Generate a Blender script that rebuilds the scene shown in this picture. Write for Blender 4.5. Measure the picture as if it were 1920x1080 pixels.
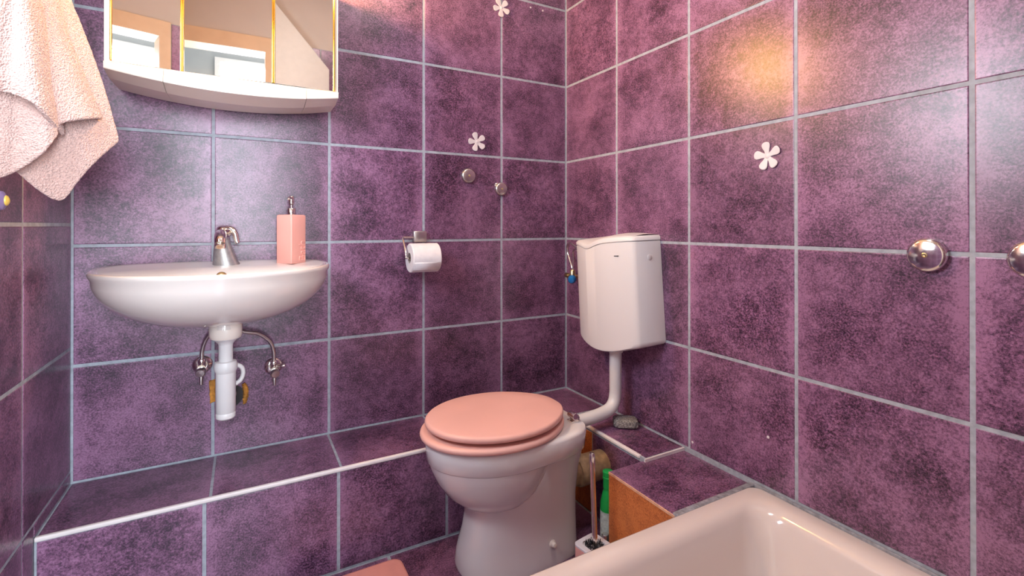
import bpy, bmesh, math, random
from mathutils import Vector, Matrix
random.seed(7)
PI = math.pi
D = bpy.data
SC = bpy.context.scene
for o in list(D.objects):
    D.objects.remove(o, do_unlink=True)
C = SC.collection

# ------------------------------------------------------------------ camera
cam_d = D.cameras.new('camera')
cam = D.objects.new('camera', cam_d)
C.objects.link(cam)
cam.location = (-1.2458, -1.7665, 1.0113)
cam.rotation_euler = (PI / 2 + 0.0031, 0.0, -0.5039)
cam_d.sensor_width = 36.0
cam_d.lens = 914.2 / 1920 * 36.0
cam_d.shift_y = -(540 - 420.7) / 1920
cam_d.clip_start = 0.02
SC.camera = cam

# ------------------------------------------------------------------ world, light, exposure
W = D.worlds.new('world')
SC.world = W
W.use_nodes = True
W.node_tree.nodes['Background'].inputs[0].default_value = (0.80, 0.88, 1.0, 1)
W.node_tree.nodes['Background'].inputs[1].default_value = 1.0
SC.view_settings.view_transform = 'Standard'
SC.view_settings.look = 'None'
SC.view_settings.gamma = 1.0
SC.view_settings.use_curve_mapping = False
SC.view_settings.exposure = -0.4


def area(name, loc, rot, sx, sy, power, col):
    l = D.lights.new(name, 'AREA')
    l.shape = 'RECTANGLE'
    l.size, l.size_y, l.energy, l.color = sx, sy, power, col
    o = D.objects.new(name, l)
    o.location, o.rotation_euler = loc, rot
    C.objects.link(o)
    return o


# daylight in the left wall's window and in the hall behind the open doorway
area('window_daylight', (-1.695, -0.87, 1.56), (0, -PI / 2, 0), 0.48, 0.50, 22, (0.82, 0.90, 1.0))
area('hall_daylight', (-1.07, -2.96, 1.37), (PI / 2, 0, 0), 0.66, 1.82, 150, (0.80, 0.90, 1.0))
LAMP_EMIT = 1050.0
FILL_EMIT = 62.0  # strength of the added fill lamp under the ceiling


# ------------------------------------------------------------------ materials
def new_mat(name):
    m = D.materials.new(name)
    m.use_nodes = True
    nt = m.node_tree
    return m, nt, nt.nodes['Principled BSDF']


def N(nt, t, **kw):
    n = nt.nodes.new(t)
    for k, v in kw.items():
        setattr(n, k, v)
    return n


def ramp(nt, stops):
    r = N(nt, 'ShaderNodeValToRGB')
    e = r.color_ramp.elements
    while len(e) < len(stops):
        e.new(0.5)
    for i, (p, c) in enumerate(stops):
        e[i].position = p
        e[i].color = (*c, 1) if len(c) == 3 else c
    return r


def plain(name, col, rough=0.4, metal=0.0, var=0.06, scale=30, bump=0.0, bscale=200, coat=0.0, trans=0.0, spec=0.5):
    m, nt, b = new_mat(name)
    L = nt.links
    tc = N(nt, 'ShaderNodeTexCoord')
    nz = N(nt, 'ShaderNodeTexNoise')
    nz.inputs['Scale'].default_value = scale
    nz.inputs['Detail'].default_value = 4
    L.new(tc.outputs['Object'], nz.inputs['Vector'])
    r = ramp(nt, [(0.3, tuple(c * (1 - var) for c in col)), (0.7, tuple(min(1, c * (1 + var)) for c in col))])
    L.new(nz.outputs['Fac'], r.inputs['Fac'])
    L.new(r.outputs['Color'], b.inputs['Base Color'])
    b.inputs['Roughness'].default_value = rough
    b.inputs['Metallic'].default_value = metal
    b.inputs['Coat Weight'].default_value = coat
    b.inputs['Coat Roughness'].default_value = 0.05
    b.inputs['Transmission Weight'].default_value = trans
    b.inputs['Specular IOR Level'].default_value = spec
    if bump:
        n2 = N(nt, 'ShaderNodeTexNoise')
        n2.inputs['Scale'].default_value = bscale
        n2.inputs['Detail'].default_value = 6
        L.new(tc.outputs['Object'], n2.inputs['Vector'])
        bp = N(nt, 'ShaderNodeBump')
        bp.inputs['Strength'].default_value = bump
        bp.inputs['Distance'].default_value = 0.002
        L.new(n2.outputs['Fac'], bp.inputs['Height'])
        L.new(bp.outputs['Normal'], b.inputs['Normal'])
    return m


def tile_material(name, light, mid, dark, edge=0.55, rough=0.30):
    m, nt, b = new_mat(name)
    L = nt.links
    tc = N(nt, 'ShaderNodeTexCoord')
    oi = N(nt, 'ShaderNodeObjectInfo')
    mul = N(nt, 'ShaderNodeMath', operation='MULTIPLY')
    mul.inputs[1].default_value = 37.0
    L.new(oi.outputs['Random'], mul.inputs[0])
    add = N(nt, 'ShaderNodeVectorMath', operation='ADD')
    L.new(tc.outputs['Object'], add.inputs[0])
    L.new(mul.outputs[0], add.inputs[1])
    big = N(nt, 'ShaderNodeTexNoise')
    big.inputs['Scale'].default_value = 7.0
    big.inputs['Detail'].default_value = 5.0
    big.inputs['Roughness'].default_value = 0.62
    fine = N(nt, 'ShaderNodeTexNoise')
    fine.inputs['Scale'].default_value = 210.0
    fine.inputs['Detail'].default_value = 7.0
    fine.inputs['Roughness'].default_value = 0.8
    for n in (big, fine):
        L.new(add.outputs[0], n.inputs['Vector'])
    mid_n = N(nt, 'ShaderNodeTexNoise')
    mid_n.inputs['Scale'].default_value = 42.0
    mid_n.inputs['Detail'].default_value = 6.0
    mid_n.inputs['Roughness'].default_value = 0.7
    L.new(add.outputs[0], mid_n.inputs['Vector'])
    # blotches push the speckle towards dark or light
    m1 = N(nt, 'ShaderNodeMath', operation='MULTIPLY_ADD')
    L.new(big.outputs['Fac'], m1.inputs[0])
    m1.inputs[1].default_value = 1.0
    m1.inputs[2].default_value = -0.5
    m2 = N(nt, 'ShaderNodeMath', operation='MULTIPLY_ADD')
    L.new(fine.outputs['Fac'], m2.inputs[0])
    m2.inputs[1].default_value = 2.3
    m2.inputs[2].default_value = -1.15
    s = N(nt, 'ShaderNodeMath', operation='ADD')
    m3 = N(nt, 'ShaderNodeMath', operation='MULTIPLY_ADD')
    L.new(mid_n.outputs['Fac'], m3.inputs[0])
    m3.inputs[1].default_value = 0.7
    m3.inputs[2].default_value = -0.35
    s0 = N(nt, 'ShaderNodeMath', operation='ADD')
    L.new(m1.outputs[0], s0.inputs[0])
    L.new(m3.outputs[0], s0.inputs[1])
    L.new(s0.outputs[0], s.inputs[0])
    L.new(m2.outputs[0], s.inputs[1])
    # glaze fades to plain pink towards the two side edges of each tile
    sep = N(nt, 'ShaderNodeSeparateXYZ')
    L.new(tc.outputs['Object'], sep.inputs[0])
    ab = N(nt, 'ShaderNodeMath', operation='ABSOLUTE')
    L.new(sep.outputs['X'], ab.inputs[0])
    mr = N(nt, 'ShaderNodeMapRange', interpolation_type='SMOOTHSTEP')
    L.new(ab.outputs[0], mr.inputs['Value'])
    mr.inputs['From Min'].default_value = 0.125
    mr.inputs['From Max'].default_value = 0.170
    mr.inputs['To Max'].default_value = edge * 0.32
    s2 = N(nt, 'ShaderNodeMath', operation='ADD')
    L.new(s.outputs[0], s2.inputs[0])
    L.new(mr.outputs[0], s2.inputs[1])
    s3 = N(nt, 'ShaderNodeMath', operation='ADD')
    L.new(s2.outputs[0], s3.inputs[0])
    s3.inputs[1].default_value = 0.5
    r = ramp(nt, [(0.22, dark), (0.5, mid), (0.80, light)])
    L.new(s3.outputs[0], r.inputs['Fac'])
    hv = N(nt, 'ShaderNodeHueSaturation')
    v = N(nt, 'ShaderNodeMapRange')
    L.new(oi.outputs['Random'], v.inputs['Value'])
    v.inputs['To Min'].default_value = 0.88
    v.inputs['To Max'].default_value = 1.14
    L.new(v.outputs[0], hv.inputs['Value'])
    L.new(r.outputs['Color'], hv.inputs['Color'])
    L.new(hv.outputs['Color'], b.inputs['Base Color'])
    b.inputs['Roughness'].default_value = rough
    b.inputs['Specular IOR Level'].default_value = 0.65
    bp = N(nt, 'ShaderNodeBump')
    bp.inputs['Strength'].default_value = 0.12
    bp.inputs['Distance'].default_value = 0.001
    L.new(fine.outputs['Fac'], bp.inputs['Height'])
    L.new(bp.outputs['Normal'], b.inputs['Normal'])
    return m


M = {}
M['tile'] = tile_material('purple_tile', (0.310, 0.153, 0.270), (0.150, 0.065, 0.130), (0.026, 0.011, 0.027))
M['terracotta'] = tile_material('terracotta', (0.70, 0.24, 0.065), (0.56, 0.165, 0.04), (0.30, 0.07, 0.02), edge=0.0, rough=0.6)
M['grout'] = plain('grout', (0.35, 0.39, 0.44), 0.85, var=0.18, scale=60, bump=0.3)
M['white_trim'] = plain('white_trim', (0.80, 0.76, 0.75), 0.4, var=0.04)
M['ceramic'] = plain('ceramic', (0.76, 0.75, 0.74), 0.12, var=0.015, scale=4, coat=0.6)
M['basin_ceramic'] = plain('basin_ceramic', (0.80, 0.74, 0.69), 0.12, var=0.015, scale=4, coat=0.6)
M['tub_enamel'] = plain('tub_enamel', (0.74, 0.67, 0.63), 0.16, var=0.015, scale=4, coat=0.5)
M['plastic_white'] = plain('plastic_white', (0.74, 0.74, 0.74), 0.35, var=0.015, scale=5)
M['cream_plastic'] = plain('cream_plastic', (0.82, 0.74, 0.66), 0.32, var=0.02, scale=5)
M['pink'] = plain('pink_seat', (0.80, 0.46, 0.40), 0.42, var=0.03, scale=8)
M['pink_soap'] = plain('pink_soap', (0.90, 0.44, 0.37), 0.35, var=0.03, scale=12)
M['pink_scale'] = plain('pink_scale', (0.62, 0.27, 0.24), 0.5, var=0.05, scale=25)
M['chrome'] = plain('chrome', (0.80, 0.77, 0.72), 0.13, 1.0, var=0.03, scale=8)
M['brushed'] = plain('brushed_steel', (0.62, 0.60, 0.57), 0.30, 1.0, var=0.08, scale=40)
M['gold'] = plain('gold', (0.95, 0.58, 0.08), 0.22, 1.0, var=0.04)
M['faucet_grey'] = plain('scaled_chrome', (0.52, 0.54, 0.54), 0.38, 0.75, var=0.15, scale=90)
M['rubber'] = plain('dark', (0.02, 0.018, 0.018), 0.6, var=0.2)
M['seal'] = plain('sealant', (0.26, 0.27, 0.30), 0.6, var=0.35, scale=80, bump=0.4)
M['paper'] = plain('tissue', (0.80, 0.80, 0.82), 0.9, var=0.03, scale=60, bump=0.6, bscale=90)
M['card'] = plain('cardboard', (0.48, 0.42, 0.38), 0.9)
M['foam'] = plain('foam', (0.50, 0.22, 0.035), 0.8, var=0.45, scale=60, bump=0.8, bscale=120)
M['petal'] = plain('petal', (0.72, 0.68, 0.70), 0.45, var=0.03)
M['blue'] = plain('blue_knob', (0.01, 0.15, 0.42), 0.3, var=0.1)
M['brass'] = plain('brass', (0.55, 0.45, 0.25), 0.3, 1.0)
M['green'] = plain('green_cap', (0.005, 0.36, 0.06), 0.35, var=0.1)
M['label_white'] = plain('label_white', (0.55, 0.62, 0.56), 0.45, var=0.3, scale=90)
M['beige_rubber'] = plain('beige_rubber', (0.42, 0.30, 0.17), 0.5, var=0.25, scale=60)
M['pumice'] = plain('scourer', (0.30, 0.29, 0.27), 0.6, 0.3, var=0.75, scale=260, bump=1.0, bscale=320)
M['bristle'] = plain('bristle', (0.03, 0.03, 0.035), 0.5, var=0.5, scale=200)
M['knob'] = plain('mauve_knob', (0.26, 0.19, 0.36), 0.3, var=0.1)
M['yellow'] = plain('yellow_plastic', (0.80, 0.55, 0.10), 0.35)
M['smoke'] = plain('smoky_plastic', (0.10, 0.09, 0.09), 0.25, var=0.4, scale=60)
M['plaster'] = plain('plaster', (0.50, 0.44, 0.40), 0.8, var=0.03, scale=6, bump=0.1)
M['white_paint'] = plain('white_paint', (0.78, 0.75, 0.72), 0.6, var=0.02, scale=5)
M['beige_wood'] = plain('beige_frame', (0.62, 0.44, 0.29), 0.45, var=0.05, scale=12)
M['panel_white'] = plain('panel_white', (0.62, 0.60, 0.57), 0.5, var=0.03)
M['hall_paint'] = plain('hall_paint', (0.40, 0.41, 0.41), 0.7, var=0.02, scale=5)
M['hall_floor'] = plain('hall_floor', (0.35, 0.27, 0.20), 0.5, var=0.2)


def mirror_mat():
    m, nt, b = new_mat('mirror')
    b.inputs['Base Color'].default_value = (0.86, 0.86, 0.84, 1)
    b.inputs['Metallic'].default_value = 1
    b.inputs['Roughness'].default_value = 0.015
    return m


M['mirror'] = mirror_mat()


def emit_mat(name, col, s):
    m, nt, b = new_mat(name)
    b.inputs['Base Color'].default_value = (*col, 1)
    b.inputs['Emission Color'].default_value = (*col, 1)
    b.inputs['Emission Strength'].default_value = s
    return m


M['bulb'] = emit_mat('warm_bulb', (1.0, 0.50, 0.14), LAMP_EMIT)
M['dome'] = emit_mat('fill_dome', (1.0, 0.93, 0.88), FILL_EMIT)
M['frosted'] = emit_mat('frosted_daylight', (0.92, 0.96, 1.0), 1.5)
M['hallpane'] = emit_mat('hall_daylight_pane', (1.0, 1.0, 1.0), 2.2)


def terry(name, col):
    m, nt, b = new_mat(name)
    L = nt.links
    tc = N(nt, 'ShaderNodeTexCoord')
    n1 = N(nt, 'ShaderNodeTexNoise')
    n1.inputs['Scale'].default_value = 240
    n1.inputs['Detail'].default_value = 3
    n2 = N(nt, 'ShaderNodeTexVoronoi')
    n2.inputs['Scale'].default_value = 330
    L.new(tc.outputs['Object'], n1.inputs['Vector'])
    L.new(tc.outputs['Object'], n2.inputs['Vector'])
    r = ramp(nt, [(0.3, tuple(c * 0.82 for c in col)), (0.65, col)])
    L.new(n1.outputs['Fac'], r.inputs['Fac'])
    L.new(r.outputs['Color'], b.inputs['Base Color'])
    b.inputs['Roughness'].default_value = 0.95
    b.inputs['Sheen Weight'].default_value = 0.5
    b.inputs['Sheen Roughness'].default_value = 0.4
    ad = N(nt, 'ShaderNodeMath', operation='ADD')
    L.new(n1.outputs['Fac'], ad.inputs[0])
    L.new(n2.outputs['Distance'], ad.inputs[1])
    bp = N(nt, 'ShaderNodeBump')
    bp.inputs['Strength'].default_value = 0.9
    bp.inputs['Distance'].default_value = 0.003
    L.new(ad.outputs[0], bp.inputs['Height'])
    L.new(bp.outputs['Normal'], b.inputs['Normal'])
    return m


M['towel'] = terry('towel_terry', (0.68, 0.46, 0.41))


# ------------------------------------------------------------------ mesh helpers
def box(bm, lo, hi, mat=None):
    x0, y0, z0 = lo
    x1, y1, z1 = hi
    vs = [bm.verts.new(p) for p in ((x0, y0, z0), (x1, y0, z0), (x1, y1, z0), (x0, y1, z0),
                                    (x0, y0, z1), (x1, y0, z1), (x1, y1, z1), (x0, y1, z1))]
    if mat is not None:
        for v in vs:
            v.co = mat @ v.co
    for f in ((0, 3, 2, 1), (4, 5, 6, 7), (0, 1, 5, 4), (1, 2, 6, 5), (2, 3, 7, 6), (3, 0, 4, 7)):
        bm.faces.new([vs[i] for i in f])
    return vs


def loft(bm, rings, cap0=True, cap1=True, closed=True):
    vr = [[bm.verts.new(p) for p in r] for r in rings]
    n = len(vr[0])
    for a, b in zip(vr, vr[1:]):
        for i in range(n if closed else n - 1):
            j = (i + 1) % n
            bm.faces.new((a[i], a[j], b[j], b[i]))
    if cap0:
        bm.faces.new(list(reversed(vr[0])))
    if cap1:
        bm.faces.new(vr[-1])
    return vr


def frame_of(d):
    d = Vector(d).normalized()
    up = Vector((0, 0, 1)) if abs(d.z) < 0.9 else Vector((1, 0, 0))
    a = d.cross(up).normalized()
    return d, a, d.cross(a).normalized()


def lathe(bm, prof, origin=(0, 0, 0), axis=(0, 0, 1), n=32, cap0=True, cap1=True):
    """prof: (radius, distance along axis)"""
    d, a, b = frame_of(axis)
    o = Vector(origin)
    rings = [[o + d * h + (a * math.cos(2 * PI * i / n) + b * math.sin(2 * PI * i / n)) * max(r, 1e-5) for i in range(n)]
             for r, h in prof]
    return loft(bm, rings, cap0, cap1)


def catmull(pts, k=8):
    pts = [Vector(p) for p in pts]
    P = [pts[0] * 2 - pts[1]] + pts + [pts[-1] * 2 - pts[-2]]
    out = []
    for i in range(1, len(P) - 2):
        for j in range(k):
            t = j / k
            a, b, c, d = P[i - 1], P[i], P[i + 1], P[i + 2]
            out.append(0.5 * ((2 * b) + (c - a) * t + (2 * a - 5 * b + 4 * c - d) * t * t + (3 * b - a - 3 * c + d) * t ** 3))
    out.append(pts[-1])
    return out


def tube(bm, pts, r, n=16, smooth=8):
    pts = catmull(pts, smooth) if smooth else [Vector(p) for p in pts]
    rs = r if callable(r) else (lambda t: r)
    rings = []
    prev = None
    for i, p in enumerate(pts):
        t = (pts[min(i + 1, len(pts) - 1)] - pts[max(i - 1, 0)]).normalized()
        if prev is None:
            _, a, b = frame_of(t)
        else:
            a = (prev - t * prev.dot(t)).normalized()
            b = t.cross(a)
        prev = a
        rr = rs(i / (len(pts) - 1))
        rings.append([p + (a * math.cos(2 * PI * k / n) + b * math.sin(2 * PI * k / n)) * rr for k in range(n)])
    loft(bm, rings)


def obj(name, bm, mat, parent=None, smooth=True, loc=None, bevel=0.0, subsurf=0, angle=40, segs=2):
    bmesh.ops.recalc_face_normals(bm, faces=bm.faces)
    me = D.meshes.new(name)
    bm.to_mesh(me)
    bm.free()
    me.materials.append(M[mat] if isinstance(mat, str) else mat)
    o = D.objects.new(name, me)
    C.objects.link(o)
    if loc:
        o.location = loc
    if parent:
        o.parent = parent
    if smooth:
        for p in me.polygons:
            p.use_smooth = True
        if not subsurf:
            me.set_sharp_from_angle(angle=math.radians(angle))
    if bevel:
        b = o.modifiers.new('bevel', 'BEVEL')
        b.width, b.segments, b.limit_method, b.angle_limit = bevel, segs, 'ANGLE', math.radians(35)
        b.harden_normals = False
        for p in me.polygons:
            p.use_smooth = True
    if subsurf:
        s = o.modifiers.new('sub', 'SUBSURF')
        s.levels = s.render_levels = subsurf
    return o


def thing(name, label, cat, loc=(0, 0, 0), rot=(0, 0, 0), group=None):
    o = D.objects.new(name, None)
    C.objects.link(o)
    o.empty_display_size = 0.05
    o.location, o.rotation_euler = loc, rot
    return tag(o, label, cat, group)


def tag(o, label, cat, group=None):
    o['label'], o['category'] = label, cat
    if group:
        o['group'] = group
    return o


def structure(o, label=None):
    o['kind'] = 'structure'
    if label:
        o['label'] = label
    return o


def boxes(name, mat, lst, parent=None, bevel=0.0):
    bm = bmesh.new()
    for lo, hi in lst:
        box(bm, lo, hi)
    return obj(name, bm, mat, parent, smooth=False, bevel=bevel)


# ------------------------------------------------------------------ tiles
TILE_CACHE = {}
GAP = 0.009


def tile_mesh(w, h, mat):
    k = (round(w, 4), round(h, 4), mat)
    if k not in TILE_CACHE:
        bm = bmesh.new()
        i = min(0.0022, w * .2, h * .2)

        def ring(a, z):
            return [(-w / 2 + a, -h / 2 + a, z), (w / 2 - a, -h / 2 + a, z), (w / 2 - a, h / 2 - a, z), (-w / 2 + a, h / 2 - a, z)]
        loft(bm, [ring(0, -0.007), ring(0, -0.0010), ring(i * .4, -0.0003), ring(i, 0)], cap0=False)
        bmesh.ops.recalc_face_normals(bm, faces=bm.faces)
        me = D.meshes.new('tile')
        bm.to_mesh(me)
        bm.free()
        me.materials.append(M[mat])
        TILE_CACHE[k] = me
    return TILE_CACHE[k]


def tile(parent, a, b, n, lift=0.0, mat='tile', gap=GAP):
    """tile between opposite corners a, b lying in the plane with normal n"""
    a, b, n = Vector(a), Vector(b), Vector(n)
    if abs(n.z) > 0.5:
        u, v = Vector((1, 0, 0)), Vector((0, 1, 0))
    else:
        u, v = Vector((0, 0, 1)).cross(n), Vector((0, 0, 1))
    d = b - a
    w, h = abs(d.dot(u)) - gap, abs(d.dot(v)) - gap
    if w < 0.006 or h < 0.006:
        return
    o = D.objects.new('tile', tile_mesh(w, h, mat))
    C.objects.link(o)
    jit = random.uniform(-0.0003, 0.0003)
    c = (a + b) / 2 + n * (lift + jit)
    o.matrix_world = Matrix.Translation(c) @ Matrix((u, v, n)).transposed().to_4x4()
    o.parent = parent
    return o


XL = -1.661         # left wall
XA = [XL, -1.327, -0.9873, -0.6515, -0.3205, 0.0]
ZR = [0.300, 0.6227, 0.9554, 1.291, 1.6227, 1.9588, 2.292]
YB = [0.0, -0.3325, -0.6763, -1.0202, -1.3667, -1.712, -2.0]
YF = -2.0           # wall with the doorway, behind the camera
ZC = 2.55
STEP_Y, STEP_Z = -0.270, 0.300
LEDGE_X, LEDGE_Y = -0.171, -0.655
BOX_X, BOX_Y0, BOX_Y1, BOX_Z = -0.303, -0.645, -0.897, 0.289
R = 0.0012          # grout recess

wall_back = structure(boxes('wall_back', 'grout', [((XL - .1, R, 0), (0.1, 0.1, 2.292))]), 'purple tiled wall behind washbasin and mirror cabinet')
boxes('plaster_band', 'plaster', [((XL - .1, R, 2.292), (0.1, 0.1, ZC))], wall_back)
for i in range(5):
    for j in range(6):
        tile(wall_back, (XA[i], 0, ZR[j]), (XA[i + 1], 0, ZR[j + 1]), (0, -1, 0))
wall_right = structure(boxes('wall_right', 'grout', [((R, YF - .1, 0), (0.1, R, 2.292))]), 'purple tiled wall beside cistern and tub')
boxes('plaster_band', 'plaster', [((R, YF - .1, 2.292), (0.1, R, ZC))], wall_right)
for i in range(6):
    for j in range(6):
        tile(wall_right, (0, YB[i], ZR[j]), (0, YB[i + 1], ZR[j + 1]), (-1, 0, 0))
# small filled drill holes in the tiles
for (p, ax) in (((-0.0006, -0.9438, 0.4393), 0), ((-0.1825, -0.0006, 1.9356), 1), ((-0.1211, -0.0006, 1.9352), 1), ((-0.0006, -0.69, 0.327), 0)):
    bm = bmesh.new()
    lathe(bm, [(0.004, 0.002), (0.004, -0.0002), (0.003, -0.0006)], p, (1, 0, 0) if ax == 0 else (0, 1, 0), 10)
    obj('hole_plug', bm, 'petal', wall_right if ax == 0 else wall_back)

# left wall with a window beyond the frame
WY0, WY1, WZ0, WZ1 = -1.15, -0.59, 1.29, 1.83
YL = [0.0, -0.3375, -0.675, -1.0125, -1.35, -1.6875, -2.0]
ZL = [0.0, 0.333, 0.673, 1.0143, 1.353, 1.69, 2.03]
wall_left = structure(boxes('wall_left', 'grout', [
    ((XL - .1, WY1, 0), (XL - R, R, 2.03)), ((XL - .1, YF - .1, 0), (XL - R, WY0, 2.03)),
    ((XL - .1, WY0, 0), (XL - R, WY1, WZ0))]), 'purple tiled wall at left behind hanging towel')
boxes('plaster_band', 'plaster', [((XL - .1, YF - .1, 2.03), (XL - R, R, ZC)), ((XL - .1, WY0, WZ1), (XL - R, WY1, 2.03))], wall_left)
for i in range(6):
    for j in range(6):
        if ZL[j] > 1.0 and i in (2, 3):
            continue
        if ZL[j] > 1.0 and i == 1:
            tile(wall_left, (XL, YL[1], ZL[j]), (XL, WY1, ZL[j + 1]), (1, 0, 0))
            continue
        if j == 0:
            if i == 0:
                tile(wall_left, (XL, 0, STEP_Z), (XL, STEP_Y, .333), (1, 0, 0), gap=0.006)
                tile(wall_left, (XL, STEP_Y, 0), (XL, YL[1], .333), (1, 0, 0), gap=0.006)
            else:
                tile(wall_left, (XL, YL[i], 0), (XL, YL[i + 1], .333), (1, 0, 0))
        else:
            tile(wall_left, (XL, YL[i], ZL[j]), (XL, YL[i + 1], ZL[j + 1]), (1, 0, 0))
for ya, yb in ((WY1, -0.87), (-0.87, WY0), (WY0, YL[4])):
    tile(wall_left, (XL, ya, ZL[3]), (XL, yb, WZ0 if ya > WY0 else ZL[4]), (1, 0, 0))
    for zz in (0, 1):
        z0_, z1_ = (WZ1, ZL[6]) if ya > WY0 else (ZL[4 + zz], ZL[5 + zz])
        if zz == 0 or ya <= WY0:
            tile(wall_left, (XL, ya, z0_), (XL, yb, z1_), (1, 0, 0))
win = structure(boxes('window_1', 'white_paint', [
    ((XL - .05, WY0, WZ0), (XL, WY1, WZ0 + .03)), ((XL - .05, WY0, WZ1 - .03), (XL, WY1, WZ1)),
    ((XL - .05, WY0, WZ0 + .03), (XL, WY0 + .03, WZ1 - .03)), ((XL - .05, WY1 - .03, WZ0 + .03), (XL, WY1, WZ1 - .03))]), 'white framed frosted window in left wall')
boxes('pane', 'frosted', [((XL - .06, WY0, WZ0), (XL - .05, WY1, WZ1))], win)

# wall with the doorway behind the camera, seen in the mirrors
DX0, DX1, DZ = -1.63, -1.115, 2.11
wall_front = structure(boxes('wall_front', 'plaster', [
    ((DX1, YF - .1, 0), (0.1, YF, ZC)), ((XL - .1, YF - .1, DZ), (DX1, YF, ZC)), ((XL - .1, YF - .1, 0), (DX0, YF, DZ))]),
    'wall with open doorway, seen in the mirrors')
boxes('grout_bed', 'grout', [((-1.07, YF, 0), (0, YF + .004, 2.19))], wall_front)
XFt = [0.0, -0.333, -0.666, -1.068]
ZF = [0.19, 0.523, 0.856, 1.19, 1.523, 1.856, 2.19]
for i in range(3):
    for j in range(6):
        tile(wall_front, (XFt[i], YF + .007, ZF[j]), (XFt[i + 1], YF + .007, ZF[j + 1]), (0, 1, 0))
door = structure(boxes('door_1', 'beige_wood', [
    ((DX1 - .01, YF - .12, 0), (DX1 + .045, YF + .02, DZ - .01)), ((XL, YF - .12, 0), (DX0 + .01, YF + .02, DZ - .01)),
    ((XL, YF - .12, DZ - .01), (DX1 + .045, YF + .02, DZ + .08))]), 'beige wooden door frame seen in the mirrors')
# tall white sloped panel beside the doorway (its slanted head shows in the right mirror)
bm = bmesh.new()
P0 = [(-0.985, 0), (-0.62, 0), (-0.62, 2.05), (-0.985, 2.46)]
loft(bm, [[(x, YF + .012, z) for x, z in P0], [(x, YF + .05, z) for x, z in P0]])
structure(obj('trim_3', bm, 'panel_white', smooth=False, bevel=0.004), 'white panel with slanted head beside doorway')
structure(boxes('ceiling', 'plaster', [((XL - .1, YF - .1, ZC), (0.1, 0.1, ZC + .1))]), 'plain plaster ceiling')
# hall behind the doorway
hall = structure(boxes('wall_hall', 'hall_paint', [
    ((-2.3, -3.1, 0), (0.2, -3.0, 2.6)), ((-2.4, -3.1, 0), (-2.3, YF - .1, 2.6)), ((0.2, -3.1, 0), (0.3, YF - .1, 2.6)),
    ((-2.4, -3.1, 2.6), (0.3, YF - .1, 2.7)), ((-2.4, YF - .12, 0), (XL - .1, YF - .1, 2.6))]), 'white hall walls beyond the doorway')
hw = structure(boxes('window_2', 'white_paint', [
    ((-1.44, -3.0, 0.46), (-1.40, -2.97, 2.28)), ((-0.74, -3.0, 0.46), (-0.70, -2.97, 2.28)), ((-1.44, -3.0, 2.28), (-0.70, -2.97, 2.32)),
    ((-1.44, -3.0, 0.42), (-0.70, -2.97, 0.46))]), 'bright hall window seen in the mirrors')
boxes('pane', 'hallpane', [((-1.40, -2.995, 0.46), (-0.74, -2.985, 2.28))], hw)

# floor
floor = structure(boxes('floor', 'grout', [((XL - .1, YF - .1, -0.1), (0.1, 0.1, -R))]), 'purple tiled floor')
boxes('hall_boards', 'hall_floor', [((-2.4, -3.1, -0.1), (0.3, YF - .1, -0.002))], floor)
fy = [STEP_Y, -0.60, -0.93, -1.26, -1.59, -1.92]
fx = [XL, -1.53, -1.19, -0.855, -0.52, -0.171]
for i in range(5):
    for j in range(5):
        tile(floor, (fx[i], fy[j], 0), (fx[i + 1], fy[j + 1], 0), (0, 0, 1))

# step along the back wall, its ledge along the right wall, the lower box
step = structure(boxes('step', 'grout', [((XL, STEP_Y + R, 0), (LEDGE_X, R, STEP_Z - R)), ((LEDGE_X + R, LEDGE_Y, 0), (R, R, STEP_Z - R))]),
                 'purple tiled step boxing in the pipes below the washbasin')
SX = [XL, -1.320, -0.991, -0.655, -0.325, 0.0]
for i in range(5):
    tile(step, (SX[i], 0, STEP_Z), (SX[i + 1], STEP_Y + .006, STEP_Z), (0, 0, 1), gap=0.007)
tile(step, (LEDGE_X + .006, STEP_Y, STEP_Z), (0, LEDGE_Y, STEP_Z), (0, 0, 1), gap=0.006)
FX = [XL, -1.333, -1.000, -0.663, -0.332, -0.1715]
for i in range(5):
    tile(step, (FX[i], STEP_Y, 0.0), (FX[i + 1], STEP_Y, STEP_Z - .006), (0, -1, 0))
tile(step, (LEDGE_X, STEP_Y - .13, 0), (LEDGE_X, LEDGE_Y, STEP_Z - .014), (-1, 0, 0), gap=0.004)
tile(step, (LEDGE_X, STEP_Y, 0), (LEDGE_X, STEP_Y - .13, STEP_Z - .014), (-1, 0, 0), mat='terracotta', gap=0.004)
t1 = boxes('trim_1', 'white_trim', [((XL, STEP_Y - .003, STEP_Z - .009), (LEDGE_X - .004, STEP_Y + .009, STEP_Z + .002))], bevel=0.003)
structure(t1, 'white edge strip along the step under the washbasin')
bm = bmesh.new()
box(bm, (LEDGE_X - .004, LEDGE_Y + .02, STEP_Z - .009), (LEDGE_X + .009, STEP_Y - .006, STEP_Z + .002))
t2 = obj('trim_2', bm, 'white_trim', smooth=False, bevel=0.003)
structure(t2, 'short white edge strip on the ledge, broken off at its end')
ledge_box = structure(boxes('step_low', 'grout', [((BOX_X + .008, BOX_Y1, 0), (R, BOX_Y0, BOX_Z - .008))]), 'low tiled box between ledge and tub, bare orange side')
tile(ledge_box, (BOX_X, BOX_Y0, BOX_Z), (0, BOX_Y1, BOX_Z), (0, 0, 1), gap=0.003)
tile(ledge_box, (BOX_X, BOX_Y0, 0), (BOX_X, BOX_Y1, BOX_Z - .002), (-1, 0, 0), mat='terracotta', gap=0.001)
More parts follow.
